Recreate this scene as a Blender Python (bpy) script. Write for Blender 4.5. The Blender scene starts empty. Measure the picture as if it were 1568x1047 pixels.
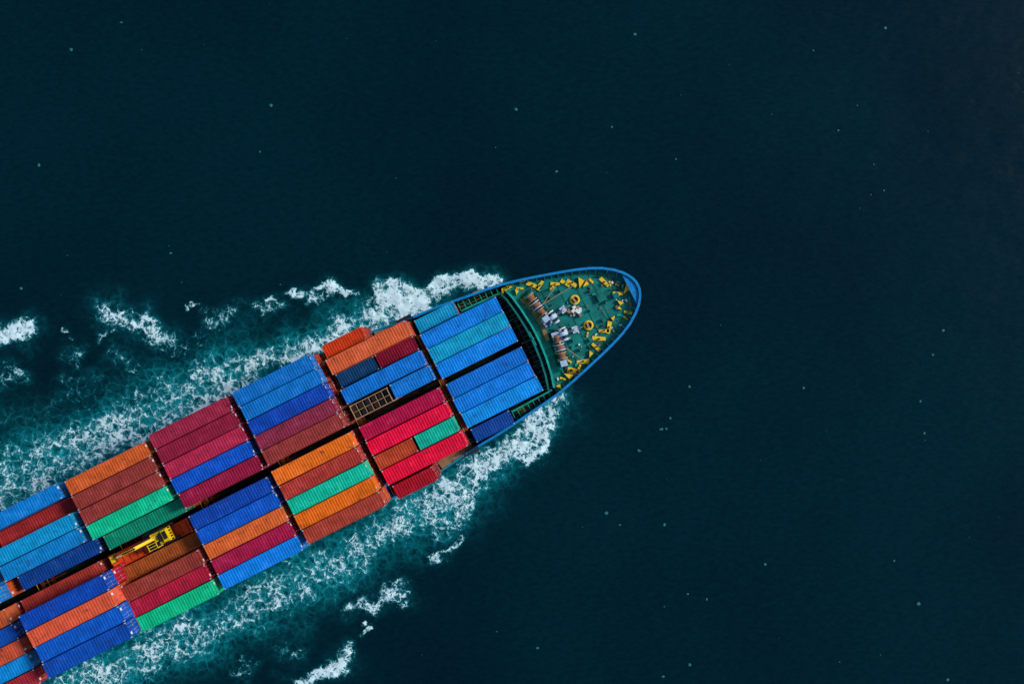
import bpy, math, random
import numpy as np
from mathutils import Matrix, Vector
random.seed(7)
H=130.0; F=1200.0           # drone height (m), focal length (survey px)
TH=math.radians(26.7); C,S=math.cos(TH),math.sin(TH)
OFF=0.85
SHIP=Matrix.Rotation(TH,4,'Z')
SHIP.translation=Vector((S*OFF,-C*OFF,0))
def k(z): return (H-z)/F
def m2(x,y,z): return (x*k(z),(y-9)*k(z)+OFF)     # survey units along ship axes -> metres
def sp(px,py,z):
    dx=px-784; dy=523.5-py
    return m2(dx*C+dy*S, -dx*S+dy*C+9, z)
def lin(c):
    return tuple(((v/255)/12.92 if v/255<=0.04045 else ((v/255+0.055)/1.055)**2.4) for v in c)
GAIN=1.0
sc=bpy.context.scene
# ------------------------------------------------------------ materials
def nt(name):
    m=bpy.data.materials.new(name); m.use_nodes=True
    n=m.node_tree.nodes; l=m.node_tree.links
    return m,n,l,n['Principled BSDF']
def paint(name,col,rough=0.55,var=0.35,scale=1.2,rust=0.0,metal=0.0):
    m,n,l,b=nt(name)
    c=tuple(v*GAIN for v in lin(col))
    tc=n.new('ShaderNodeTexCoord'); no=n.new('ShaderNodeTexNoise'); no.inputs['Scale'].default_value=scale; no.inputs['Detail'].default_value=4; no.inputs['Roughness'].default_value=0.65
    l.new(tc.outputs['Object'],no.inputs['Vector'])
    r=n.new('ShaderNodeValToRGB'); r.color_ramp.elements[0].position=0.3; r.color_ramp.elements[1].position=0.72
    r.color_ramp.elements[0].color=(*[v*(1-var) for v in c],1); r.color_ramp.elements[1].color=(*[min(1,v*(1+var)) for v in c],1)
    l.new(no.outputs['Fac'],r.inputs['Fac'])
    out=r.outputs['Color']
    if rust>0:
        n2=n.new('ShaderNodeTexNoise'); n2.inputs['Scale'].default_value=scale*2.3; n2.inputs['Detail'].default_value=5; n2.inputs['Roughness'].default_value=0.7
        l.new(tc.outputs['Object'],n2.inputs['Vector'])
        mr=n.new('ShaderNodeMapRange'); mr.inputs[1].default_value=0.72-rust*0.25; mr.inputs[2].default_value=0.80-rust*0.2
        l.new(n2.outputs['Fac'],mr.inputs[0])
        mx=n.new('ShaderNodeMixRGB'); mx.inputs[2].default_value=(0.09,0.035,0.015,1)
        l.new(mr.outputs[0],mx.inputs[0]); l.new(out,mx.inputs[1]); out=mx.outputs[0]
    l.new(out,b.inputs['Base Color']); b.inputs['Roughness'].default_value=rough; b.inputs['Metallic'].default_value=metal
    b.inputs['Specular IOR Level'].default_value=.25
    return m
def container_mat():
    m,n,l,b=nt('container_paint')
    oi=n.new('ShaderNodeObjectInfo'); tc=n.new('ShaderNodeTexCoord')
    mulr=n.new('ShaderNodeMath'); mulr.operation='MULTIPLY'; mulr.inputs[1].default_value=97
    l.new(oi.outputs['Random'],mulr.inputs[0])
    add=n.new('ShaderNodeVectorMath'); add.operation='ADD'; l.new(tc.outputs['Object'],add.inputs[0]); l.new(mulr.outputs[0],add.inputs[1])
    def noise(sv,scale,det,ro):
        mp=n.new('ShaderNodeMapping'); mp.inputs['Scale'].default_value=sv; l.new(add.outputs[0],mp.inputs['Vector'])
        t=n.new('ShaderNodeTexNoise'); t.inputs['Scale'].default_value=scale; t.inputs['Detail'].default_value=det; t.inputs['Roughness'].default_value=ro
        l.new(mp.outputs[0],t.inputs['Vector']); return t.outputs['Fac']
    def rng(s,a,b_,c,d):
        r=n.new('ShaderNodeMapRange'); l.new(s,r.inputs[0])
        for i,v in enumerate((a,b_,c,d)): r.inputs[i+1].default_value=v
        return r.outputs[0]
    def mix(f,c1,c2,mode='MIX'):
        x=n.new('ShaderNodeMixRGB'); x.blend_type=mode
        if isinstance(f,float): x.inputs[0].default_value=f
        else: l.new(f,x.inputs[0])
        for i,c in ((1,c1),(2,c2)):
            if isinstance(c,tuple): x.inputs[i].default_value=c
            else: l.new(c,x.inputs[i])
        return x.outputs[0]
    n1=noise((1,1,1),0.6,5,0.65)
    fade=rng(n1,0.3,0.7,0.72,1.22)
    streak=rng(noise((4.5,0.25,1),1.0,2,0.6),0.3,0.7,0.86,1.12)
    mm=n.new('ShaderNodeMath'); mm.operation='MULTIPLY'; l.new(fade,mm.inputs[0]); l.new(streak,mm.inputs[1])
    vm=n.new('ShaderNodeVectorMath'); vm.operation='SCALE'; l.new(oi.outputs['Color'],vm.inputs[0]); l.new(mm.outputs[0],vm.inputs['Scale'])
    col=vm.outputs[0]
    col=mix(rng(n1,0.55,0.8,0.0,0.09),col,(0.30,0.33,0.36,1))
    # grime stains and scrapes
    col=mix(rng(noise((0.8,1.0,1),0.9,5,0.75),0.585,0.68,0.0,0.68),col,(0.025,0.022,0.026,1))
    col=mix(rng(noise((1,1,1),6.0,3,0.7),0.62,0.70,0.0,0.55),col,(0.08,0.03,0.02,1))
    l.new(col,b.inputs['Base Color'])
    b.inputs['Roughness'].default_value=0.6; b.inputs['Specular IOR Level'].default_value=.12
    bp=n.new('ShaderNodeBump'); bp.inputs['Strength'].default_value=0.3; bp.inputs['Distance'].default_value=0.05
    l.new(n1,bp.inputs['Height']); l.new(bp.outputs[0],b.inputs['Normal'])
    return m
M={}
M['cont']=container_mat()
M['cast']=paint('casting_grey',(165,165,165),0.5,0.3,4)
M['bars']=paint('door_gear',(165,150,140),0.5,0.4,6,0.6)
M['rust']=paint('rusty_steel',(135,60,35),0.8,0.5,2,0.5)
M['white']=paint('white_label',(225,225,225),0.6,0.2,4)
M['hullblue']=paint('hull_blue',(8,75,135),0.5,0.25,0.6,0.15)
M['rim']=paint('rim_blue',(12,128,190),0.5,0.25,1.5,0.1)
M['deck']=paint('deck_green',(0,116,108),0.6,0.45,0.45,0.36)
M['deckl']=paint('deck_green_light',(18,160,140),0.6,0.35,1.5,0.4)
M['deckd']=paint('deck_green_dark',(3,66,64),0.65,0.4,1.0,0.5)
M['hatch']=paint('hatch_brown',(50,32,28),0.8,0.4,1.2,0.5)
M['tan']=paint('walkway_tan',(150,115,80),0.8,0.4,1.2,0.5)
M['yellow']=paint('safety_yellow',(255,200,45),0.55,0.2,2,0.22)
M['yellowx']=paint('machine_yellow',(255,200,10),0.45,0.2,1,0.1)
M['rope']=paint('mooring_rope',(150,95,70),0.9,0.5,6)
M['mach']=paint('machinery_blue_white',(175,195,215),0.5,0.35,4,0.3)
M['dark']=paint('dark_steel',(30,32,38),0.6,0.4,3)
M['glass']=paint('dark_glass',(15,22,32),0.1,0.2,1)
M['orange']=paint('rack_orange',(240,75,25),0.6,0.3,1.5,0.35)
M['beige']=paint('frame_beige',(165,135,100),0.7,0.35,2,0.4)
M['chain']=paint('chain_steel',(110,115,130),0.5,0.5,6,0.3)
# ------------------------------------------------------------ mesh builder
class MB:
    def __init__(s): s.v=[];s.f=[];s.m=[];s.mats=[]
    def mi(s,mat):
        if mat not in s.mats: s.mats.append(mat)
        return s.mats.index(mat)
    def add(s,vs,fs,mat):
        o=len(s.v); s.v+= [tuple(v) for v in vs]; i=s.mi(mat)
        for f in fs: s.f.append(tuple(a+o for a in f)); s.m.append(i)
    def box(s,cx,cy,cz,sx,sy,sz,mat,rz=0,tap=1.0):
        c,q=math.cos(rz),math.sin(rz); vs=[]
        for z,t in ((-.5,1),(.5,tap)):
            for x,y in ((-.5,-.5),(.5,-.5),(.5,.5),(-.5,.5)):
                X,Y=x*sx*t,y*sy*t
                vs.append((cx+X*c-Y*q,cy+X*q+Y*c,cz+z*sz))
        s.add(vs,[(0,3,2,1),(4,5,6,7),(0,1,5,4),(1,2,6,5),(2,3,7,6),(3,0,4,7)],mat)
    def bb(s,x0,x1,y0,y1,z0,z1,mat): s.box((x0+x1)/2,(y0+y1)/2,(z0+z1)/2,x1-x0,y1-y0,z1-z0,mat)
    def cyl(s,p0,p1,r,mat,seg=12,r2=None):
        p0=Vector(p0);p1=Vector(p1);d=(p1-p0).normalized()
        a=d.orthogonal().normalized();b=d.cross(a); r2=r if r2 is None else r2; vs=[]
        for p,rr in ((p0,r),(p1,r2)):
            for i in range(seg):
                t=2*math.pi*i/seg; vs.append(p+a*rr*math.cos(t)+b*rr*math.sin(t))
        fs=[(i,(i+1)%seg,seg+(i+1)%seg,seg+i) for i in range(seg)]
        fs+= [tuple(range(seg))[::-1],tuple(range(seg,2*seg))]
        s.add(vs,fs,mat)
    def prism(s,pts,z0,z1,mat):
        n=len(pts); vs=[(x,y,z0) for x,y in pts]+[(x,y,z1) for x,y in pts]
        fs=[(i,(i+1)%n,n+(i+1)%n,n+i) for i in range(n)]+[tuple(range(n))[::-1],tuple(range(n,2*n))]
        s.add(vs,fs,mat)
    def beam(s,p0,p1,w,h,mat):
        p0=Vector(p0);p1=Vector(p1);d=(p1-p0).normalized()
        a=d.cross(Vector((0,0,1)));a=a.normalized() if a.length>1e-4 else Vector((1,0,0)); b=a.cross(d).normalized()
        vs=[]
        for p in (p0,p1):
            for u,v in ((-1,-1),(1,-1),(1,1),(-1,1)): vs.append(p+a*u*w/2+b*v*h/2)
        s.add(vs,[(0,3,2,1),(4,5,6,7),(0,1,5,4),(1,2,6,5),(2,3,7,6),(3,0,4,7)],mat)
    def torus(s,c,R,r,mat,sy=1.0,rz=0,n=20,k_=6):
        vs=[];fs=[]
        for i in range(n):
            t=2*math.pi*i/n
            for j in range(k_):
                u=2*math.pi*j/k_; x=(R+r*math.cos(u))*math.cos(t); y=(R+r*math.cos(u))*math.sin(t)*sy
                vs.append((c[0]+x*math.cos(rz)-y*math.sin(rz),c[1]+x*math.sin(rz)+y*math.cos(rz),c[2]+r*math.sin(u)))
                fs.append((i*k_+j,((i+1)%n)*k_+j,((i+1)%n)*k_+(j+1)%k_,i*k_+(j+1)%k_))
        s.add(vs,fs,mat)
    def mesh(s,name):
        me=bpy.data.meshes.new(name); me.from_pydata(s.v,[],s.f)
        for m in s.mats: me.materials.append(m)
        me.polygons.foreach_set('material_index',s.m)
        me.update(); return me
def put(name,me,parent=None,mat=None):
    o=bpy.data.objects.new(name,me); sc.collection.objects.link(o)
    if parent: o.parent=parent
    if mat is not None: o.matrix_world=mat
    return o
ship=bpy.data.objects.new('container_ship',None); sc.collection.objects.link(ship); ship.matrix_world=SHIP
def part(name,mb): return put(name,mb.mesh(name),ship)
# ------------------------------------------------------------ containers
def container_mesh(L,name):
    W,Hh=2.44,2.59; b=MB(); c=M['cont']
    e=0.10
    n=int(L/0.40); vs=[];fs=[]; xs=[];zs=[]
    for i in range(n):
        x0=-L/2+e+(L-2*e)*i/n; d=(L-2*e)/n
        xs+=[x0,x0+d*.40,x0+d*.58,x0+d*.84]; zs+=[Hh-.015,Hh-.015,Hh-.050,Hh-.050]
    xs.append(L/2-e); zs.append(Hh-.015)
    for x,z in zip(xs,zs): vs+=[(x,-W/2+e,z),(x,W/2-e,z)]
    for i in range(len(xs)-1): fs.append((2*i,2*i+2,2*i+3,2*i+1))
    b.add(vs,fs,c)
    for sgn in (-1,1):
        vs=[];fs=[]
        n=int(L/0.30)
        for i in range(n*2+1):
            x=-L/2+e+(L-2*e)*i/(n*2); y=sgn*(W/2-(0.01 if i%4<2 else .05))
            vs+=[(x,y,.12),(x,y,Hh-.1)]
        for i in range(n*2): fs.append((2*i,2*i+2,2*i+3,2*i+1) if sgn<0 else (2*i,2*i+1,2*i+3,2*i+2))
        b.add(vs,fs,c)
        b.bb(-L/2+.17,L/2-.17,sgn*(W/2-.05)-.05,sgn*(W/2-.05)+.05,Hh-.11,Hh,c)
        b.bb(-L/2+.17,L/2-.17,sgn*(W/2-.05)-.05,sgn*(W/2-.05)+.05,0.0,.14,c)
    for sx in (-1,1):
        b.bb(sx*(L/2-.06)-.06,sx*(L/2-.06)+.06,-W/2+.17,W/2-.17,Hh-.13,Hh-.002,c)
        b.bb(sx*(L/2-.06)-.06,sx*(L/2-.06)+.06,-W/2+.17,W/2-.17,0,.16,c)
        b.bb(sx*(L/2-.12)-.02,sx*(L/2-.12)+.02,-W/2+.1,W/2-.1,.16,Hh-.13,c)
        for sy in (-1,1):
            b.bb(sx*(L/2-.08)-.07,sx*(L/2-.08)+.07,sy*(W/2-.08)-.07,sy*(W/2-.08)+.07,.13,Hh-.13,c)
            for z in (0.065,Hh-.062): b.box(sx*(L/2-.085),sy*(W/2-.085),z,.18,.18,.14,M['cast'] if z>1 else c)
        for y in (-.85,-.35,.35,.85):
            b.cyl((sx*(L/2-.055),y,.1),(sx*(L/2-.055),y,Hh-.1),.025,M['bars'],6)
            b.box(sx*(L/2-.06),y+.1,1.1,.05,.28,.06,M['bars'])
        b.bb(sx*(L/2-.085)-.012,sx*(L/2-.085)+.012,.42,.78,1.9,2.25,M['white'])
    b.bb(-L/2+.1,L/2-.1,-W/2+.06,W/2-.06,.02,.1,c)
    return b.mesh(name)
C40=container_mesh(12.19,'container_40'); C20=container_mesh(6.06,'container_20')
T0=8.7; TH_=2.6
palette=[(20,90,170),(150,60,60),(205,95,60),(130,45,65),(150,60,45),(190,80,50),(170,40,60),(150,60,50)]
def ztop(t): return T0+t*TH_
def sat(c):
    c=lin(c); g=.3*c[0]+.5*c[1]+.2*c[2]
    c=[max(.002,min(.95,(g+(v-g)*1.12))) for v in c]
    return [c[0]*1.0,c[1]*1.04,c[2]*.90]
def add_container(x0,x1,y0,y1,t,col,under=True,top=True):
    """x,y extents in survey units at the height of the container roof; t = number of tiers"""
    z=ztop(t); (ax,ay)=m2(x0,y0,z); (bx,by)=m2(x1,y1,z)
    Lm=bx-ax; Wm=abs(by-ay)-0.13; cx,cy=(ax+bx)/2,(ay+by)/2
    me=C40 if Lm>9 else C20; L0=12.19 if Lm>9 else 6.06
    def mk(name,tt,colr,jx,jy,parent):
        o=bpy.data.objects.new(name,me); sc.collection.objects.link(o)
        mw=SHIP@Matrix.Translation((cx+jx,cy+jy,ztop(tt-1)+.01))@Matrix.Rotation(random.uniform(-.003,.003),4,'Z')@Matrix.Diagonal((Lm/L0,Wm/2.44,1,1))
        if random.random()<.5: mw=mw@Matrix.Rotation(math.pi,4,'Z')
        if parent: o.parent=parent
        o.matrix_world=mw; v=random.uniform(.88,1.1)
        o.color=(*[min(1,GAIN*q*v) for q in sat(colr)],1)
        return o
    if top: mk('shipping_container',t,col,random.uniform(-.09,.09),random.uniform(-.015,.015),None)
    if under and t>1:
        e=bpy.data.objects.new('container_stack',None); sc.collection.objects.link(e)
        e.matrix_world=SHIP@Matrix.Translation((cx,cy,T0))
        bpy.context.view_layer.update()
        for tt in range(1,t): mk('container_tier_%d'%tt,tt,random.choice(palette),random.uniform(-.04,.04),random.uniform(-.02,.02),e)
# bay A
for i,c in enumerate([(22,128,222),(12,150,195),(25,132,225)]): add_container(-121,9,83-(i+1)*25.9,83-i*25.9,3,c)
for i,c in enumerate([(22,118,215),(25,125,222),(22,140,225)]): add_container(-120,9.5,-3-(i+1)*25.4,-3-i*25.4,3,c)
add_container(-119,-53,83.5,106,2,(20,145,195))
add_container(-118,-53,-105,-81.5,2,(18,70,150))
# bay B
B0,B1=-268.5,-133
add_container(-264,-197,113,135,3,(215,75,50))
add_container(B0,B1,86.5,113,4,(220,105,75))
add_container(-265,-201,62.5,86,3,(25,70,120)); add_container(-197,-132,62.5,86,3,(135,30,55))
add_container(B0,B1,36.5,62,4,(25,115,205))
add_container(-198,-132,10,35.5,4,(25,118,205))
add_container(B0,B1,-26.5,-2,4,(165,35,70)); add_container(B0,B1,-51.5,-27,4,(225,20,75))
add_container(B0,-203,-76.5,-52,4,(185,75,55)); add_container(-199,B1,-76.5,-52,4,(25,175,155))
add_container(B0,B1,-103,-77,4,(220,25,70))
add_container(-264,-197,-129,-105,3,(165,35,50))
# bays C-F
def bay(x0,x1,ytop,pitch,tiers,cols,xs=None):
    for i,c in enumerate(cols):
        if c is None: continue
        t=tiers[i] if isinstance(tiers,(list,tuple)) else tiers
        y1=ytop-i*pitch; y0=y1-pitch
        zz=ztop(5); q=k(zz)/k(ztop(t))
        if t!=5 and isinstance(tiers,(list,tuple)):
            add_container(x0*q,x1*q,(y0-9)*q+9,(y1-9)*q+9,t,c)
        else: add_container(x0,x1,y0,y1,t,c)
bay(-418,-287,133,25.2,5,[(25,115,200),(20,120,205),(18,75,180),(140,50,75),(160,65,65)])
bay(-418,-286,-2,25.3,5,[(230,115,60),(175,65,60),(25,190,165),(225,110,55),(170,70,60)])
bay(-562,-429,132,25.3,5,[(150,45,70),(140,38,62),(170,50,78),(18,85,190),(145,35,65)])
bay(-563,-429,-6,25.3,5,[(20,75,175),(18,90,195),(225,110,70),(165,40,75),(22,130,228)])
bay(-709,-574,126.5,25.2,[5,5,5,5,4],[(200,95,60),(155,65,62),(150,62,60),(22,190,150),(15,140,118)])
bay(-708,-574,-7,25.5,[4,4,5,5,5],[None,(160,82,48),(155,65,60),(180,45,68),(28,180,135)])
bay(-858,-723,130,25.3,[5,4,5,5,4],[(25,130,215),(160,52,54),(22,150,210),(20,125,195),(15,70,150)])
add_container(-850,-716,-26,-6,4,(165,62,58))
for i,c in enumerate([(20,72,170),(215,95,75),(25,88,185),(20,82,180)]): add_container(-864,-722,-26-(i+1)*27,-26-i*27,6,c)
bay(-1014,-879,130,25.3,5,[(25,130,215),(155,48,50),(200,80,60),(20,120,195),(25,120,200)])
bay(-1014,-879,-6,25.5,5,[(200,95,65),(20,78,165),(205,90,70),(30,135,210),(160,50,60)])
for bx in (-1165,-1316,-1467):
    for yt in (130,-6):
        bay(bx,bx+135,yt,25.3,5,[random.choice(palette) for _ in range(5)])
# ------------------------------------------------------------ hull
prof=[(212.5,.4),(212.2,6),(210,13),(206,20.5),(200,28.5),(190,38),(175,48.5),(158,57),(137,64.8),(116,71.5),(85,80.5),(58,88),(26.5,95.5),(0,99.5),(-14,101),(-40,104.5),(-63,107.5),(-90,110),(-118,112)]
q=k(12.3)
st=[(x*q,y*q) for x,y in prof]+[(-14.5,11.5),(-18,12.0),(-24,12.5),(-32,12.6),(-60,12.6),(-90,12.6),(-120,12.6),(-150,12.6),(-165,11.8),(-175,10.2)]
def topz(x): return 12.3 if x>-11.7 else (9.0+3.3*max(0,min(1,(x+14.6)/2.9)))
def hp(i,z):
    x,y=st[i]; h=max(0,1-z/12.3)
    f=max(0,min(1,x/20.0))**2; g=max(0,min(1,(x+8)/28))
    return x-4.5*h*f, y*(1-(0.62*h**1.1)*g)
hull=MB(); N=len(st); LV=7
for sgn in (1,-1):
    vs=[];fs=[]
    for i in range(N):
        zt=topz(st[i][0])
        for j in range(LV):
            z=-4+(zt+4)*j/(LV-1); x,y=hp(i,z); vs.append((x,sgn*y,z))
    for i in range(N-1):
        for j in range(LV-1):
            a=i*LV+j;f=(a,a+1,a+LV+1,a+LV); fs.append(f if sgn>0 else f[::-1])
    hull.add(vs,fs,M['hullblue'])
xt,yt_=st[-1]; hull.add([(xt,-yt_,-4),(xt,yt_,-4),(xt,yt_,9),(xt,-yt_,9)],[(0,1,2,3)],M['hullblue'])
part('hull',hull)
def inset(i,d):
    a=Vector(st[max(0,i-1)]) if i>0 else Vector((st[1][0],-st[1][1])); b_=Vector(st[min(N-1,i+1)])
    t=(b_-a).normalized(); nrm=Vector((t.y,-t.x))
    if nrm.y>0 : nrm=-nrm
    if i==0: nrm=Vector((-1,0))
    p=Vector(st[i])+nrm*d
    return p.x,max(p.y,0.0)
rim=MB(); bw=MB()
for sgn in (1,-1):
    for i in range(N-1):
        za,zb=topz(st[i][0]),topz(st[i+1][0])
        o0,o1=st[i],st[i+1]; n0,n1=inset(i,.32),inset(i+1,.32)
        e0=inset(i,-.05);e1=inset(i+1,-.05)
        if i==0: e0=(e0[0],0); n0=(n0[0],0)
        vs=[(e0[0],sgn*e0[1],za+.1),(e1[0],sgn*e1[1],zb+.1),(n1[0],sgn*n1[1],zb+.1),(n0[0],sgn*n0[1],za+.1)]
        vs+=[(a,b,c-.12) for a,b,c in vs]
        fs=[(0,1,2,3),(7,6,5,4),(0,4,5,1),(2,6,7,3)]
        rim.add(vs,fs,M['rim'])
        if st[i+1][0]>-15:
            dz=11.0 if st[i+1][0]>2.5 else 8.0
            w0,w1=inset(i,.22),inset(i+1,.22)
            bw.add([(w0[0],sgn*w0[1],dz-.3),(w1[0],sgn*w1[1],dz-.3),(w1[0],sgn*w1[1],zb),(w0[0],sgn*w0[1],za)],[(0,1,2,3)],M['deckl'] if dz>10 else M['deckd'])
            L=(Vector(o1)-Vector(o0)).length; ns=max(1,int(L/1.0))
            for s_ in range(ns):
                t=(s_+.5)/ns
                p=Vector(w0).lerp(Vector(w1),t); r_=Vector(inset(i,.85)).lerp(Vector(inset(i+1,.85)),t)
                d=(Vector(w1)-Vector(w0)).normalized()*.05
                zt=12.15
                a=p+d;b2=p-d;c2=r_+d;d2=r_-d
                bw.add([(a.x,sgn*a.y,dz),(c2.x,sgn*c2.y,dz),(a.x,sgn*a.y,zt),(b2.x,sgn*b2.y,dz),(d2.x,sgn*d2.y,dz),(b2.x,sgn*b2.y,zt)],
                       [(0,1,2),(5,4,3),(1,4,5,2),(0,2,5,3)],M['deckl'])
part('bulwark_rim',rim); part('bulwark',bw)
deck=MB()
def strip(mb,i0,i1,z,mat,d=.2):
    vs=[];fs=[]
    for i in range(i0,i1+1):
        x,y=inset(i,d); h=max(0,1-z/12.3); y*= (1-0.05*(1 if st[i][0]>0 else 0)*h*4)
        y=max(y,.0)
        for t in (-1,-.5,0,.5,1): vs.append((x,y*t,z))
    for a in range(i1-i0):
        for b_ in range(4): p=a*5+b_; fs.append((p,p+1,p+6,p+5))
    mb.add(vs,fs,mat)
iF=12
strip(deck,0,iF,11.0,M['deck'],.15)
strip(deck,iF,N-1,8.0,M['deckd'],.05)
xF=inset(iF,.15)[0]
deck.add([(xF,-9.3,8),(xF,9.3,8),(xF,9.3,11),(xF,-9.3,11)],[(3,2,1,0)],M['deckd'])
part('deck',deck)
cap=MB(); pts=[inset(i,.4) for i in range(0,5)]
poly=[(x,y) for x,y in pts]+[(x,-y) for x,y in pts[::-1][:-1]]
cap.prism(poly[::-1],12.0,12.12,M['rim']); part('stem_platform',cap)
# hatch covers & lashing bridges
hc=MB(); lb=MB()
bays=[(-120,9,82,3),(-268,-133,128,4),(-418,-287,131,5),(-562,-429,131,5),(-709,-574,131,5),(-860,-723,131,5),(-1014,-879,131,5),(-1165,-1030,131,5),(-1316,-1181,131,5),(-1467,-1332,131,5)]
for (x0,x1,hw,t) in bays:
    z=ztop(t); a=m2(x0,0,z)[0]; b_=m2(x1,0,z)[0]; w=hw*k(z)
    w=min(w,11.9)
    hc.bb(a-.1,b_+.1,.25,w,7.9,8.68,M['hatch']); hc.bb(a-.1,b_+.1,-w,-.25,7.9,8.68,M['hatch'])
    gx=a-.55 if x0!=-120 else a-.5
    for j in range(11):
        yy=-w+2*w*j/10
        lb.bb(gx-.1,gx+.1,yy-.1,yy+.1,8.0,8.7+2.6*min(2,t-1),M['rust'])
    for zz in (11.3,13.9)[:min(2,t-1)]:
        lb.bb(gx-.25,gx+.25,-w,w,zz,zz+.1,M['rust'])
        lb.bb(gx-.3,gx-.26,-w,w,zz+.9,zz+.98,M['yellow'])
part('hatch_covers',hc); part('lashing_bridges',lb)
sw=MB()
for sgn in (1,-1):
    for i in range(16,N-3):
        o0,o1=inset(i,.15),inset(i+1,.15); L=(Vector(o1)-Vector(o0)).length; n=max(1,int(L/1.5))
        if topz(o0[0])>9.1: continue
        for s_ in range(n):
            p=Vector(o0).lerp(Vector(o1),s_/n); sw.cyl((p.x,sgn*p.y,8),(p.x,sgn*p.y,10),.04,M['yellow'],5)
        for zz in (9.5,10.0): sw.beam((o0[0],sgn*o0[1],zz),(o1[0],sgn*o1[1],zz),.05,.05,M['deckl'])
    def P(x,y,z): a=m2(x,y,z); return (a[0],a[1],z)
    sw.prism([m2(-185,sgn*104,9.6),m2(-128,sgn*88,9.6),m2(-125,sgn*108,9.6),m2(-182,sgn*117,9.6)][::(1 if sgn<0 else -1)],9.4,9.6,M['tan'])
    for j in range(34):
        x=random.uniform(-185,5); y=random.uniform(90,100) if x>-50 else random.uniform(94,104)
        s1=random.uniform(.2,.8)
        a=m2(x,sgn*y,9); sw.box(a[0],a[1],8+s1,s1*1.3,s1,2*s1,random.choice([M['deckl'],M['yellow'],M['tan'],M['deckd'],M['rust'],M['deckl']]),random.uniform(-.2,.2))
    for yy in (88,92,96.5):
        a=P(-45,sgn*yy,9.5);b2=P(20,sgn*(yy-3),9.5); sw.cyl(a,b2,.1,M['deckl'] if yy!=92 else M['tan'],8)
    for x in range(-48,24,9):
        a=P(x,sgn*84,10.8);b2=P(x,sgn*(99 if x<0 else 94),10.8); sw.beam(a,b2,.12,.3,M['deckl'])
    sw.beam(P(-48,sgn*86,10.9),P(22,sgn*84,10.9),.25,.25,M['deckl'])
part('side_walkways',sw)
# breakwater
bk=MB()
cv=[(27,82),(31,70),(35,45),(38,16),(38,-10),(36,-35),(32,-60),(26,-82)]
def mm_(p,z): a=m2(p[0],p[1],z); return a
for (dx,z0,z1,w,mat) in ((0,11,13.0,.18,M['deckl']),(-9,11,12.6,.14,M['deckd'])):
    for i in range(len(cv)-1):
        a=mm_((cv[i][0]+dx,cv[i][1]),12.5);b2=mm_((cv[i+1][0]+dx,cv[i+1][1]),12.5)
        for zz in (z0+.5,z1-.5): bk.beam((a[0],a[1],zz),(b2[0],b2[1],zz),w,1.0,mat)
        bk.beam((a[0],a[1],z1+.04),(b2[0],b2[1],z1+.04),.3,.08,M['deckl'] if dx==0 else M['deck'])
        for s_ in range(3):
            t=s_/3; p=Vector(a).lerp(Vector(b2),t)
            bk.beam((p.x,p.y,z1-.1),(p.x-1.1,p.y,z0+.1),.08,.25,M['deck'])
cv2=[(44,62),(50,40),(53,12),(50,-14)]
for i in range(len(cv2)-1):
    a=mm_(cv2[i],11.3);b2=mm_(cv2[i+1],11.3); bk.beam((a[0],a[1],11.25),(b2[0],b2[1],11.25),.9-.15*i,.2,M['tan'])
for j in range(13):
    y=-78+j*13; a=m2(12,y,9.5);b2=m2(26,y,9.5)
    bk.beam((a[0],a[1],10.6),(b2[0],b2[1],10.6),.15,.3,M['deckd'] if j%3 else M['deckl'])
a=m2(19,-84,10);b2=m2(19,84,10); bk.beam((a[0],a[1],10.9),(b2[0],b2[1],10.9),.3,.2,M['deckd'])
bk.prism([m2(10,-83,11.03),m2(27,-82,11.03),m2(27,82,11.03),m2(10,83,11.03)],8.2,8.6,M['dark'])
part('breakwater',bk)
# ---------------- forecastle machinery
Z=11.0
def L3(px,py,z=Z+.6): a=sp(px,py,z); return Vector((a[0],a[1],z))
def winch(name,p0,p1,nd,matdrum):
    w=MB(); a=L3(*p0,12.0);b2=L3(*p1,12.0); d=(b2-a); L=d.length; dn=d.normalized(); ang=math.atan2(dn.y,dn.x)
    w.cyl(a,b2,.16,M['dark'],10)
    for i in range(nd):
        t0=(i+.12)/nd; t1=(i+.8)/nd
        c0=a.lerp(b2,t0); c1=a.lerp(b2,t1)
        w.cyl(c0,c1,.52,matdrum,16)
        for c in (c0,c1): w.cyl(c-dn*.06,c+dn*.06,.85,M['mach'] if i%2 else M['beige'],18)
        n_=6
        for r_ in range(n_):
            cc=c0.lerp(c1,(r_+.5)/n_); w.cyl(cc-dn*.05,cc+dn*.05,.6,M['rope'],14)
    for t in (0,.5,1):
        c=a.lerp(b2,t); w.box(c.x,c.y,11.45,.35,1.5,.9,M['mach'] if t==.5 else M['deckl'],ang)
    c=b2+dn*.5; w.box(c.x,c.y,11.8,.9,1.0,1.5,M['mach'],ang); w.cyl(c+dn*.4,c+dn*1.0,.35,M['dark'],12)
    c=a.lerp(b2,.5); w.box(c.x,c.y,11.03,L+1.5,2.2,.06,M['deckd'],ang)
    part(name,w)
winch('mooring_winch_port',(809,452),(833,484),3,M['rope'])
winch('mooring_winch_starboard',(852,514),(862,551),3,M['rope'])
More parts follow.
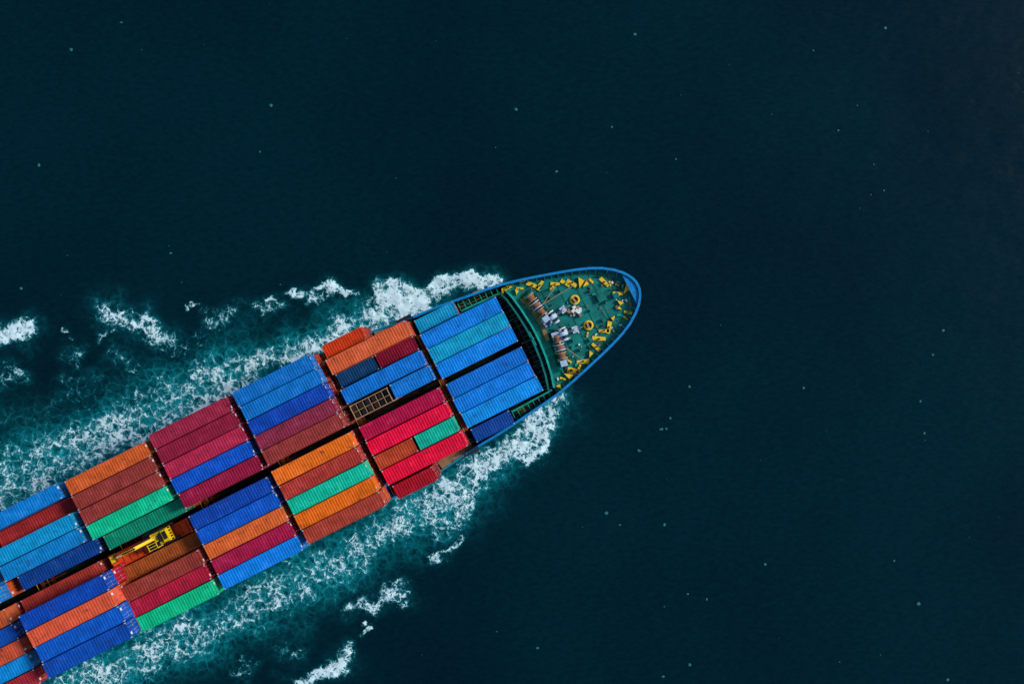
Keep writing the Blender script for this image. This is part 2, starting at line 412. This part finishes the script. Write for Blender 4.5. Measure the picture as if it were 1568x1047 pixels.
def chainline(name,p0,p1,ring):
    w=MB(); a=L3(*p0,11.9);b2=L3(*p1,11.4); d=b2-a; dn=d.normalized(); n=int(d.length/.38); ang=math.atan2(dn.y,dn.x)
    for i in range(n):
        c=a+dn*(.38*i)
        if i%2: w.torus(c,.24,.09,M['chain'],.6,ang,10,5)
        else: w.beam(c-dn*.22,c+dn*.22,.12,.3,M['chain'])
    side=Vector((-dn.y,dn.x,0))
    c=a; w.cyl(c-side*1.2,c+side*1.2,.22,M['dark'],10); w.cyl(c-side*.3,c+side*.3,.75,M['mach'],18); w.cyl(c-side*1.1,c-side*.8,.6,M['mach'],16)
    w.cyl(c+side*.75,c+side*.9,.7,M['white'],16)
    for i in range(7):
        e_=c+side*random.uniform(-1.5,1.5)+dn*random.uniform(-1.2,.9); s_=random.uniform(.12,.28); w.box(e_.x,e_.y,12.1+s_,s_*1.6,s_,s_*2,random.choice([M['white'],M['mach'],M['dark'],M['hullblue']]),ang)
    g=c-dn*1.1; w.box(g.x,g.y,11.6,1.2,1.3,1.2,M['mach'],ang); w.cyl(g-side*.9+Vector((0,0,-.1)),g+side*.2,.35,M['hullblue'],12)
    s_=a.lerp(b2,.55); w.box(s_.x,s_.y,11.3,.9,1.0,.6,M['mach'],ang); w.box(s_.x,s_.y,11.75,.5,.16,.4,M['white'],ang)
    r=L3(*ring,11.2); w.torus(r,.6,.16,M['yellow'],1,ang,20,8); w.cyl((r.x,r.y,11.02),(r.x,r.y,11.06),.5,M['dark'],16)
    w.box(r.x-dn.x*.1,r.y-dn.y*.1,11.5,.3,.9,.4,M['beige'],ang)
    part(name,w)
chainline('anchor_windlass_port',(846,486),(876,464),(880,459))
chainline('anchor_windlass_starboard',(862,511),(896,499),(901,498))
fx=MB()
for i in range(22):
    c=L3(880+random.uniform(-9,9),477+random.uniform(-8,8)); s_=random.uniform(.15,.5)
    fx.box(c.x,c.y,11+s_*.8,s_,s_*1.2,s_*1.6,M['white'] if i%3 else M['tan'],random.uniform(0,3))
for (px,py,s_,mt) in ((921,455,1.1,'deckl'),(905,445,.4,'deckl'),(943,452,.7,'deckl'),(905,475,.35,'dark'),(925,490,.5,'deckl'),(880,520,.6,'deckl'),(845,455,.6,'deckd'),(860,445,.5,'deckl'),(905,520,.5,'deckd'),(890,535,.45,'deckl'),(868,540,.4,'yellow')):
    c=L3(px,py); fx.box(c.x,c.y,11.3,s_,s_,.6,M[mt],0); fx.box(c.x,c.y,11.63,s_*1.15,s_*1.15,.06,M['deck'],0)
for i in range(70):
    x=random.uniform(45,185); yy=random.uniform(-1,1)*(np.interp(x,[58,116,158,190],[75,58,42,20])); a=m2(x,yy,11)
    s_=random.uniform(.06,.2); fx.box(a[0],a[1],11+s_,s_*random.uniform(1,3),s_*1.2,s_*2,random.choice([M['deckl'],M['deckl'],M['deckd'],M['dark'],M['white'],M['tan']]),random.uniform(0,3))
for xx in (75,100,125,150,175):
    y=np.interp(xx,[58,85,116,137,158,175,190],[88,80.5,71.5,64.8,57,48.5,38])-9
    a=m2(xx,-y,11);b2=m2(xx,y,11); fx.beam((a[0],a[1],11.02),(b2[0],b2[1],11.02),.07,.05,M['deckd'])
for yy in (-45,-20,20,45):
    a=m2(60,yy,11);b2=m2(150 if abs(yy)>30 else 195,yy*.8,11); fx.beam((a[0],a[1],11.018),(b2[0],b2[1],11.018),.06,.05,M['deckl'])
part('deck_fittings',fx)
yl=MB()
ys=[(779,440,1),(796,442,.7),(815,437,1.2),(827,437,1),(850,435,.9),(865,434,1),(876,433,1.1),(887,433,1.1),(896,434,.8),(925,432,1.1),(934,434,.5),(946,450,1),(958,441,1.2),(965,437,.8),(962,478,.8),(958,487,.5),(940,487,.6),(932,501,1.2),(925,506,1),(917,519,1.3),(913,531,1),(903,542,.7),(893,553,1.2),(879,568,1.4),(871,573,1),(862,580,.6),(800,430,.7),(845,441,.6),(905,430,.6),(950,462,.7),(948,473,.5),(887,562,.6),(856,593,.7),(790,447,.6),(770,446,.6),(843,480,.5),(900,512,.5),(872,553,.5)]
for (px,py,s_) in ys:
    s_*=.84
    c=L3(px,py,11.3); ang=random.uniform(0,6.28)
    typ=random.random()
    if typ<.6:
        r=.98*s_; pts=[(c.x+r*math.cos(ang+t),c.y+r*math.sin(ang+t)) for t in (0,.5,2.9,3.6)]
        yl.prism(pts,11.0,11.22,M['yellow']); yl.cyl((c.x,c.y,11.2),(c.x,c.y,11.7),.14*s_,M['dark'],10)
    elif typ<.8:
        dx,dy=math.cos(ang),math.sin(ang); yl.box(c.x,c.y,11.1,1.7*s_,.7*s_,.2,M['yellow'],ang)
        for q_ in (-.4,.4):
            yl.cyl((c.x+dx*q_*s_,c.y+dy*q_*s_,11.2),(c.x+dx*q_*s_,c.y+dy*q_*s_,11.8),.2*s_,M['yellow'],10); yl.cyl((c.x+dx*q_*s_,c.y+dy*q_*s_,11.8),(c.x+dx*q_*s_,c.y+dy*q_*s_,11.88),.22*s_,M['yellow'] if s_<.6 else M['dark'],10)
    else:
        r=.9*s_; pts=[(c.x+r*math.cos(ang+t),c.y+r*math.sin(ang+t)) for t in (0,1.9,3.3)]
        yl.prism(pts,11.0,11.5,M['yellow'])
for i in range(50):
    t=random.uniform(2,11.9); j=int(t); a=Vector(inset(j,random.uniform(.9,2.2))); b2=Vector(inset(j+1,random.uniform(.9,2.2))); p=a.lerp(b2,t-j); sg=random.choice((-1,1))
    s_=random.uniform(.12,.32); yl.box(p.x,sg*p.y,11+s_/2,s_*random.uniform(1,2.5),s_,s_,random.choice([M['deckl'],M['deckl'],M['dark'],M['white'],M['tan']]),random.uniform(0,3))
part('bollards_and_fairleads',yl)
rp=MB()
for (p0,p1) in (((820,462),(812,438)),((828,470),(852,437)),((862,530),(893,551)),((860,545),(872,572)),((824,470),(880,436))):
    a=L3(*p0,12.3);b2=L3(*p1,11.4); rp.cyl(a,b2,.045,M['beige'],6)
part('mooring_lines',rp)
fm=MB(); c=m2(30,0,13); 
fm.cyl((c[0],c[1],11),(c[0],c[1],19),.22,M['deckl'],10,.12); fm.beam((c[0],c[1]-1.1,17.5),(c[0],c[1]+1.1,17.5),.1,.1,M['deckl']); part('foremast',fm)
sp_=MB(); sp_.bb(-160,-149,-11,11,8,30,M['white']); sp_.bb(-159,-148.5,-12.6,12.6,30.01,33,M['white']); sp_.bb(-148.4,-148.3,-12,12,31,32.3,M['glass'])
for f in range(7): sp_.bb(-148.95,-148.9,-10,10,10+f*2.8,11+f*2.8,M['glass'])
sp_.cyl((-156,0,33),(-156,0,42),.4,M['white'],10); sp_.bb(-170,-164,-3,3,8,27,M['hullblue']); part('superstructure',sp_)
# ------------------------------------------------------------ open frame (flat rack) container in bay B
fr=bpy.data.objects.new('flat_rack_container',None); sc.collection.objects.link(fr)
z=16.5; a=m2(-267,8.5,z+2.4); b2=m2(-202,34,z+2.4)
fr.matrix_world=SHIP@Matrix.Translation(((a[0]+b2[0])/2,(a[1]+b2[1])/2,z))
g=MB(); Lr,Wr=b2[0]-a[0],b2[1]-a[1]-.15
g.bb(-Lr/2,Lr/2,-Wr/2,Wr/2,0.01,.25,M['rust'])
for sx in (-1,1):
    for sy in (-1,1): g.box(sx*(Lr/2-.1),sy*(Wr/2-.1),1.3,.2,.2,2.4,M['beige'])
    g.box(sx*(Lr/2-.1),0,2.56,.12,Wr,.14,M['beige'])
    g.box(0,sx*(Wr/2-.08),2.58,Lr-.4,.1,.12,M['beige'])
for i in range(1,6): g.box(-Lr/2+Lr*i/6,0,2.56,.07,Wr-.3,.1,M['beige'])
g.box(0,0,2.57,Lr-.4,.07,.08,M['beige'])
me=g.mesh('rack_frame'); o=put('rack_frame',me,fr)
g=MB()
for i in range(6):
    for j in (-1,1):
        g.box(-Lr/2+Lr*(i+.5)/6,j*Wr*.235,1.0,Lr/6-.25,Wr*.38,1.5+random.uniform(-.3,.2),M['hatch'] if (i+j)%3 else M['dark'])
put('crates',g.mesh('crates'),fr)
add_container(-267,-202,8.5,34,4,(0,0,0),under=True,top=False)
# flat rack + excavator, bay E
zf=ztop(4)
a=m2(-700,-31,zf); b2=m2(-566,-7,zf)
fl=bpy.data.objects.new('flat_rack_platform',None); sc.collection.objects.link(fl)
fl.matrix_world=SHIP@Matrix.Translation(((a[0]+b2[0])/2,(a[1]+b2[1])/2,zf-2.0))
Lr,Wr=b2[0]-a[0],b2[1]-a[1]-.1
g=MB(); g.bb(-Lr/2,Lr/2,-Wr/2,Wr/2,0,.6,M['orange'])
for sx in (-1,1):
    for sy in (-1,1): g.box(sx*(Lr/2-.15),sy*(Wr/2-.15),1.3,.3,.3,1.5,M['orange'])
    g.box(sx*(Lr/2-.15),0,1.3,.2,Wr-.6,1.4,M['orange']); g.box(0,sx*(Wr/2-.1),.7,Lr-.6,.15,.2,M['orange'])
for i in range(1,12): g.box(-Lr/2+Lr*i/12,0,.62,.12,Wr-.3,.06,M['rust'])
put('rack_bed',g.mesh('rack_bed'),fl)
add_container(-708,-574,-31,-7,4,(0,0,0),under=True,top=False)
ex=bpy.data.objects.new('excavator',None); sc.collection.objects.link(ex)
c=sp(239,826,zf+.5)
ex.matrix_world=SHIP@Matrix.Translation((c[0],c[1],zf-1.38))@Matrix.Rotation(math.radians(180-1),4,'Z')@Matrix.Scale(1.06,4)
g=MB()
for sy in (-1,1):
    g.box(-.1,sy*1.0,.42,4.0,.5,.75,M['dark'])
    for i in range(15): g.box(-2.05+i*.28,sy*1.0,.83,.14,.55,.07,M['dark'])
    for e_ in (-1,1): g.cyl((e_*1.98-.1,sy*1.0-.22,.42),(e_*1.98-.1,sy*1.0+.22,.42),.38,M['dark'],14)
g.box(-.1,0,.6,1.8,1.4,.4,M['yellowx'])
put('tracks',g.mesh('tracks'),ex)
g=MB(); g.box(-.85,0,1.35,2.3,1.9,.8,M['yellowx'],0,.96); g.box(-1.5,0,1.95,.9,1.8,.5,M['yellowx'],0,.85)
g.box(-1.5,-.1,2.23,.55,1.1,.05,M['dark']); g.box(-.65,.0,1.9,.5,1.0,.3,M['dark']); g.box(-.1,-.6,1.6,1.3,.6,.5,M['yellowx']); g.cyl((-1.0,-.6,1.9),(-1.0,-.6,2.7),.08,M['dark'],8)
for i in range(5): g.box(-2.02,-.8+i*.4,1.5,.08,.2,.5,M['dark'])
for sy in (-.88,.88): g.beam((-1.8,sy,2.3),(-.2,sy,2.3),.05,.05,M['dark'])
put('body',g.mesh('body'),ex)
g=MB(); g.box(.35,.62,2.0,1.4,.85,1.4,M['glass'],0,.92)
for sy in (.25,.62,1.0): g.box(.3,sy,2.73,1.25,.07,.07,M['yellowx'])
for sx in (-.3,.9): g.box(sx,.62,2.74,.08,.8,.06,M['yellowx'])
for sx in (-.3,1.0):
    for sy in (.22,1.02): g.box(sx,sy,2.0,.1,.1,1.45,M['yellowx'])
put('cab',g.mesh('cab'),ex)
g=MB(); g.beam((.4,-.25,1.5),(2.6,-.2,2.9),.42,.6,M['yellowx']); g.beam((2.55,-.2,2.9),(5.3,-.15,2.0),.36,.45,M['yellowx'])
g.beam((5.2,-.15,2.2),(6.5,-.15,1.2),.28,.38,M['yellowx']); g.cyl((2.3,-.2,3.1),(4.3,-.17,2.75),.1,M['dark'],8); g.cyl((4.2,-.17,2.75),(5.5,-.15,2.3),.06,M['white'],8)
for sy in (-.55,.1): g.cyl((.7,sy,1.4),(2.2,sy,2.5),.09,M['dark'],8); 
for x_ in (2.5,5.2,6.4): g.cyl((x_,-.45,3.0 if x_<3 else 2.15 if x_<6 else 1.3),(x_,.1,3.0 if x_<3 else 2.15 if x_<6 else 1.3),.14,M['dark'],10)
g.prism([(6.2,-.75),(6.9,-.75),(7.05,.5),(6.2,.5)],.75,1.3,M['rust']); g.box(6.6,-.1,1.35,.5,.9,.2,M['yellowx'])
for i in range(5): g.box(7.05,-.65+i*.27,.9,.18,.09,.1,M['cast'])
put('boom_and_bucket',g.mesh('boom'),ex)
# ------------------------------------------------------------ sea
rs=np.random.RandomState(3); TAB=rs.rand(8,256,256)
def vn(x,y,s=0):
    T=TAB[s%8]; xi=np.floor(x).astype(int); yi=np.floor(y).astype(int); fx_=x-xi; fy=y-yi
    fx_=fx_*fx_*(3-2*fx_); fy=fy*fy*(3-2*fy)
    a=T[xi&255,yi&255];b=T[(xi+1)&255,yi&255];c=T[xi&255,(yi+1)&255];d=T[(xi+1)&255,(yi+1)&255]
    return (a*(1-fx_)+b*fx_)*(1-fy)+(c*(1-fx_)+d*fx_)*fy
def fbm(x,y,o=4,s=0,g_=.5):
    r=0;a=1;t=0
    for i in range(o): r=r+a*vn(x*2**i+17*i,y*2**i+31*i,s+i); t+=a; a*=g_
    return r/t
def axis(lo,hi,st_):
    inner=np.arange(lo,hi+1e-6,st_); out=[];d=st_;v=hi
    while v<5000: d*=1.25; v+=d; out.append(v)
    o2=[];d=st_;v=lo
    while v>-5000: d*=1.25; v-=d; o2.append(v)
    return np.array(o2[::-1]+list(inner)+out)
xs=axis(-96,96,.33); ysx=axis(-66,66,.33)
X,Y=np.meshgrid(xs,ysx,indexing='ij')
kk=k(0)
def P0(p): return ((p[0]-784)*kk,(523.5-p[1])*kk)
strokes=[
 ([(750,436),(700,441),(650,446),(600,458),(560,485)],18,.96,.7),
 ([(742,431),(690,432),(640,434),(608,438)],9,1.02,.6),
 ([(575,470),(590,445),(625,435)],13,.88,.5),
 ([(640,470),(570,492),(500,520),(440,540),(380,568)],27,.86,1.1),
 ([(380,568),(330,590),(260,622),(190,655),(110,690),(50,718),(-40,762)],44,.73,1.15),
 ([(380,590),(250,650),(110,715),(-20,780)],28,.78,1.2),
 ([(452,443),(490,445),(540,458)],9,.94,.35),([(470,455),(495,464)],8,.82,.3),
 ([(395,482),(432,466)],10,.74,.3),([(318,500),(348,490)],14,.72,.3),([(300,480),(380,470)],6,.5,.1),
 ([(172,482),(210,488),(242,518)],21,.84,.45),([(148,512),(182,500)],9,.7,.25),
 ([(-15,520),(45,514)],18,.92,.4),([(285,465),(298,468)],5,.75,.1),([(93,507),(104,507)],5,.75,.1),
 ([(115,535),(117,560)],13,.70,.25),([(175,542),(205,560)],13,.64,.25),([(240,540),(300,515)],13,.46,.15),
 ([(-20,590),(20,575)],15,.64,.25),([(60,630),(100,600),(150,570)],14,.46,.2),([(215,598),(240,595)],9,.6,.25),
 ([(-20,640),(80,650),(180,600),(260,575),(350,530)],30,.36,.2),
 ([(846,620),(828,655),(795,680),(740,712)],26,.93,.9),([(838,660),(832,690),(795,712)],10,.98,.5),([(760,700),(720,745)],20,.88,.9),
 ([(735,722),(700,760),(650,785),(600,802)],33,.81,1.1),
 ([(625,790),(560,838),(490,872),(420,908),(350,945),(270,985),(180,1028),(90,1070)],36,.72,1.2),
 ([(540,880),(470,910),(400,950),(300,1000)],26,.42,.35),
 ([(662,852),(690,840),(702,815)],9,.9,.3),([(660,800),(720,760),(760,735)],12,.6,.3),
 ([(545,940),(575,925),(617,905)],14,.80,.35),([(553,972),(558,977)],6,.85,.1),
 ([(538,1003),(520,1022),(455,1038)],13,.88,.35),([(430,990),(450,988)],14,.56,.2),([(360,1025),(390,1022)],14,.56,.2),([(520,900),(540,895)],10,.42,.1),
]
wx=X+3.4*(fbm(X/5,Y/5,5,1,.6)-.5)*2; wy=Y+3.4*(fbm(X/5+50,Y/5+9,5,3,.6)-.5)*2
foam=np.zeros_like(X); aqua=np.zeros_like(X)
for pts,w,D,A in strokes:
    wm=w*kk
    dmin=np.full(X.shape,1e9)
    ps=[P0(p) for p in pts]
    for i in range(len(ps)-1):
        ax,ay=ps[i];bx,by=ps[i+1]; vx,vy=bx-ax,by-ay; LL=vx*vx+vy*vy+1e-9
        t=np.clip(((wx-ax)*vx+(wy-ay)*vy)/LL,0,1); d=np.hypot(wx-ax-t*vx,wy-ay-t*vy); dmin=np.minimum(dmin,d)
    f=D*np.clip(1.45-dmin/wm,0,1)**.7
    foam=np.maximum(foam,f*(dmin<wm*1.45)); aqua=np.maximum(aqua,A*np.exp(-(dmin/(wm*1.1))**2))
foam*=.66+.68*fbm(X/2.6+3,Y/2.6+8,4,6)
aqua*=.55+.8*fbm(X/4+3,Y/4+18,3,2)
ax_=X*C+Y*S; ay_=-X*S+Y*C
hgt=(fbm(ax_/7,ay_/3.2,3,2)-.5)*.18+(fbm(ax_/1.9,ay_/1.3,3,5)-.5)*.07
fade=np.clip((400-np.hypot(X,Y))/300,0,1)
Zs=hgt*fade+foam*.4*(fbm(X/.9,Y/.9,3,4))
def sea_h(x,y):
    i=np.searchsorted(xs,x);j=np.searchsorted(ysx,y); return Zs[i,j]
nx,ny=X.shape
co=np.stack([X,Y,Zs],-1).reshape(-1,3).astype(np.float32)
idx=np.arange(nx*ny).reshape(nx,ny)
quad=np.stack([idx[:-1,:-1],idx[1:,:-1],idx[1:,1:],idx[:-1,1:]],-1).reshape(-1,4)
me=bpy.data.meshes.new('sea'); me.vertices.add(nx*ny); me.vertices.foreach_set('co',co.ravel())
nq=len(quad); me.loops.add(nq*4); me.loops.foreach_set('vertex_index',quad.ravel().astype(np.int32))
me.polygons.add(nq); me.polygons.foreach_set('loop_start',np.arange(0,nq*4,4,dtype=np.int32)); me.update(calc_edges=True)
me.polygons.foreach_set('use_smooth',np.ones(nq,dtype=bool))
for nm,arr in (('foam',foam),('aqua',aqua)):
    at=me.attributes.new(nm,'FLOAT','POINT'); at.data.foreach_set('value',arr.ravel().astype(np.float32))
m,n,l,b=nt('sea_water')
tc=n.new('ShaderNodeTexCoord')
def noise(scale,det,ro,sv=None,dist=0):
    t=n.new('ShaderNodeTexNoise'); t.inputs['Scale'].default_value=scale; t.inputs['Detail'].default_value=det; t.inputs['Roughness'].default_value=ro; t.inputs['Distortion'].default_value=dist
    if sv:
        mp=n.new('ShaderNodeMapping'); mp.inputs['Rotation'].default_value=(0,0,math.radians(-35)); mp.inputs['Scale'].default_value=sv; l.new(tc.outputs['Object'],mp.inputs['Vector']); l.new(mp.outputs[0],t.inputs['Vector'])
    else: l.new(tc.outputs['Object'],t.inputs['Vector'])
    return t
def math_(op,a_,b_=None,c_=None,cl=False):
    x=n.new('ShaderNodeMath'); x.operation=op; x.use_clamp=cl
    for i,v in enumerate((a_,b_,c_)):
        if v is None: continue
        if isinstance(v,(int,float)): x.inputs[i].default_value=v
        else: l.new(v,x.inputs[i])
    return x.outputs[0]
def rng(s,a_,b_,c_=0,d_=1,sm=False):
    r=n.new('ShaderNodeMapRange'); l.new(s,r.inputs[0])
    if sm: r.interpolation_type='SMOOTHSTEP'
    for i,v in enumerate((a_,b_,c_,d_)):
        if isinstance(v,(int,float)): r.inputs[i+1].default_value=v
        else: l.new(v,r.inputs[i+1])
    return r.outputs[0]
fa=n.new('ShaderNodeAttribute'); fa.attribute_name='foam'; aa=n.new('ShaderNodeAttribute'); aa.attribute_name='aqua'
warp=noise(.9,3,.6); wv=n.new('ShaderNodeVectorMath'); wv.operation='MULTIPLY_ADD'; l.new(warp.outputs['Color'],wv.inputs[0]); wv.inputs[1].default_value=(1.9,1.9,1.9); l.new(tc.outputs['Object'],wv.inputs[2])
def lace(sc_):
    v=n.new('ShaderNodeTexVoronoi'); v.voronoi_dimensions='2D'; v.feature='DISTANCE_TO_EDGE'; v.inputs['Scale'].default_value=sc_; l.new(wv.outputs[0],v.inputs['Vector']); return v.outputs['Distance']
l1=rng(lace(.6),0,.20,1,0,True); l2=rng(lace(1.6),0,.25,1,0,True)
fb=noise(.9,7,.75,None,.8).outputs['Fac']; fb2=rng(fb,.32,.70)
v_=math_('ADD',math_('MULTIPLY',fb2,.68),math_('ADD',math_('MULTIPLY',l1,.20),math_('MULTIPLY',l2,.16)))
th=math_('SUBTRACT',1.0,fa.outputs['Fac'])
fmask=math_('MULTIPLY',rng(v_,th,math_('ADD',th,.46),0,1,True),rng(fa.outputs['Fac'],.02,.2))
fcol=n.new('ShaderNodeMixRGB')
big=rng(noise(.02,2,.5).outputs['Fac'],.35,.65)
wat=n.new('ShaderNodeMixRGB'); wat.inputs[1].default_value=(.0003,.0130,.0215,1); wat.inputs[2].default_value=(.0003,.0178,.0285,1); l.new(big,wat.inputs[0])
nr=noise(.8,5,.68,(1,1.9,1)).outputs['Fac']
rip=rng(nr,.3,.7,.74,1.26)
ws=n.new('ShaderNodeVectorMath'); ws.operation='SCALE'; l.new(wat.outputs[0],ws.inputs[0]); l.new(rip,ws.inputs['Scale'])
am=math_('MULTIPLY',aa.outputs['Fac'],rng(math_('ADD',math_('MULTIPLY',fb2,.7),math_('MULTIPLY',l1,.3)),.04,.70),cl=True)
aq=n.new('ShaderNodeMixRGB'); l.new(am,aq.inputs[0]); l.new(ws.outputs[0],aq.inputs[1]); aq.inputs[2].default_value=(.004,.36,.40,1)
fc=n.new('ShaderNodeMixRGB'); l.new(rng(fmask,.45,1.0),fc.inputs[0]); fc.inputs[1].default_value=(.02,.46,.56,1); fc.inputs[2].default_value=(.72,.93,.95,1)
l.new(fmask,fcol.inputs[0]); l.new(aq.outputs[0],fcol.inputs[1]); l.new(fc.outputs[0],fcol.inputs[2])
l.new(fcol.outputs[0],b.inputs['Base Color'])
l.new(rng(fmask,0,.5,.10,.8),b.inputs['Roughness']); b.inputs['IOR'].default_value=1.33
b.inputs['Specular IOR Level'].default_value=.14
hh=math_('ADD',math_('MULTIPLY',nr,.06),math_('MULTIPLY',fmask,.2))
bp=n.new('ShaderNodeBump'); bp.inputs['Strength'].default_value=.8; bp.inputs['Distance'].default_value=1.0; l.new(hh,bp.inputs['Height']); l.new(bp.outputs[0],b.inputs['Normal'])
me.materials.append(m); put('sea',me)
fk=MB(); mf=paint('fleck_teal',(35,110,112),.7,.3,3)
fl_=[(109,77,1),(972,53,.9),(1355,44,.8),(790,168,1),(415,162,.9),(937,195,.8),(852,263,.8),(60,253,.9),(33,442,.9),(1353,292,.5),(1056,592,.8),(1026,640,.7),(1012,657,1),(1020,656,.7),(1409,614,.7),(1444,506,.8),(1171,863,.8),(928,785,.9),(1053,909,.7),(1406,924,.9),(1015,1035,.8),(1451,1040,.9),(823,991,.8),(1245,78,.5),(186,35,.7),(262,388,.8),(398,233,.6),(978,690,.8),(1017,803,.9),(1230,594,.8),(1428,543,.7),(1056,1017,.8),(1369,858,.6),(1082,917,.6),(1415,663,.7),(949,803,.6),(1283,200,.6),(1035,244,.6),(980,690,.5)]
for i in range(60): fl_.append((random.uniform(0,1568),random.uniform(0,1047),random.uniform(.2,.4)))
for px,py,s_ in fl_:
    x,y=P0((px,py)); r=.34*s_; z0=float(sea_h(x,y))+.08; n_=7; a0=random.uniform(0,6)
    vs=[(x,y,z0+.08*s_)]+[(x+r*random.uniform(.5,1.2)*math.cos(a0+i*2*math.pi/n_),y+r*random.uniform(.5,1.2)*math.sin(a0+i*2*math.pi/n_),z0) for i in range(n_)]
    fk.add(vs,[(0,i+1,(i+1)%n_+1) for i in range(n_)],mf)
put('floating_foam_flecks',fk.mesh('flecks'))
# ------------------------------------------------------------ light, world, camera
el=math.radians(34); az=math.radians(90-21)
d=Vector((math.sin(az)*math.cos(el),math.cos(az)*math.cos(el),math.sin(el)))
sl=bpy.data.lights.new('sun','SUN'); sl.energy=2.7; sl.angle=math.radians(10); sl.color=(1,.98,.95)
so=bpy.data.objects.new('sun',sl); sc.collection.objects.link(so); so.rotation_euler=d.to_track_quat('Z','Y').to_euler(); so.location=(0,0,200)
w=bpy.data.worlds.new('World'); sc.world=w; w.use_nodes=True
sk=w.node_tree.nodes.new('ShaderNodeTexSky'); sk.sky_type='NISHITA'; sk.sun_disc=False; sk.sun_elevation=el; sk.sun_rotation=az
bg=w.node_tree.nodes['Background']; bg.inputs['Strength'].default_value=.13; w.node_tree.links.new(sk.outputs[0],bg.inputs['Color'])
cam=bpy.data.cameras.new('camera'); cam.lens=36*F/1568; cam.sensor_width=36; cam.clip_end=20000
co_=bpy.data.objects.new('camera',cam); sc.collection.objects.link(co_); co_.location=(0,0,H); sc.camera=co_
sc.view_settings.view_transform='Standard'; sc.view_settings.look='None'; sc.view_settings.exposure=0
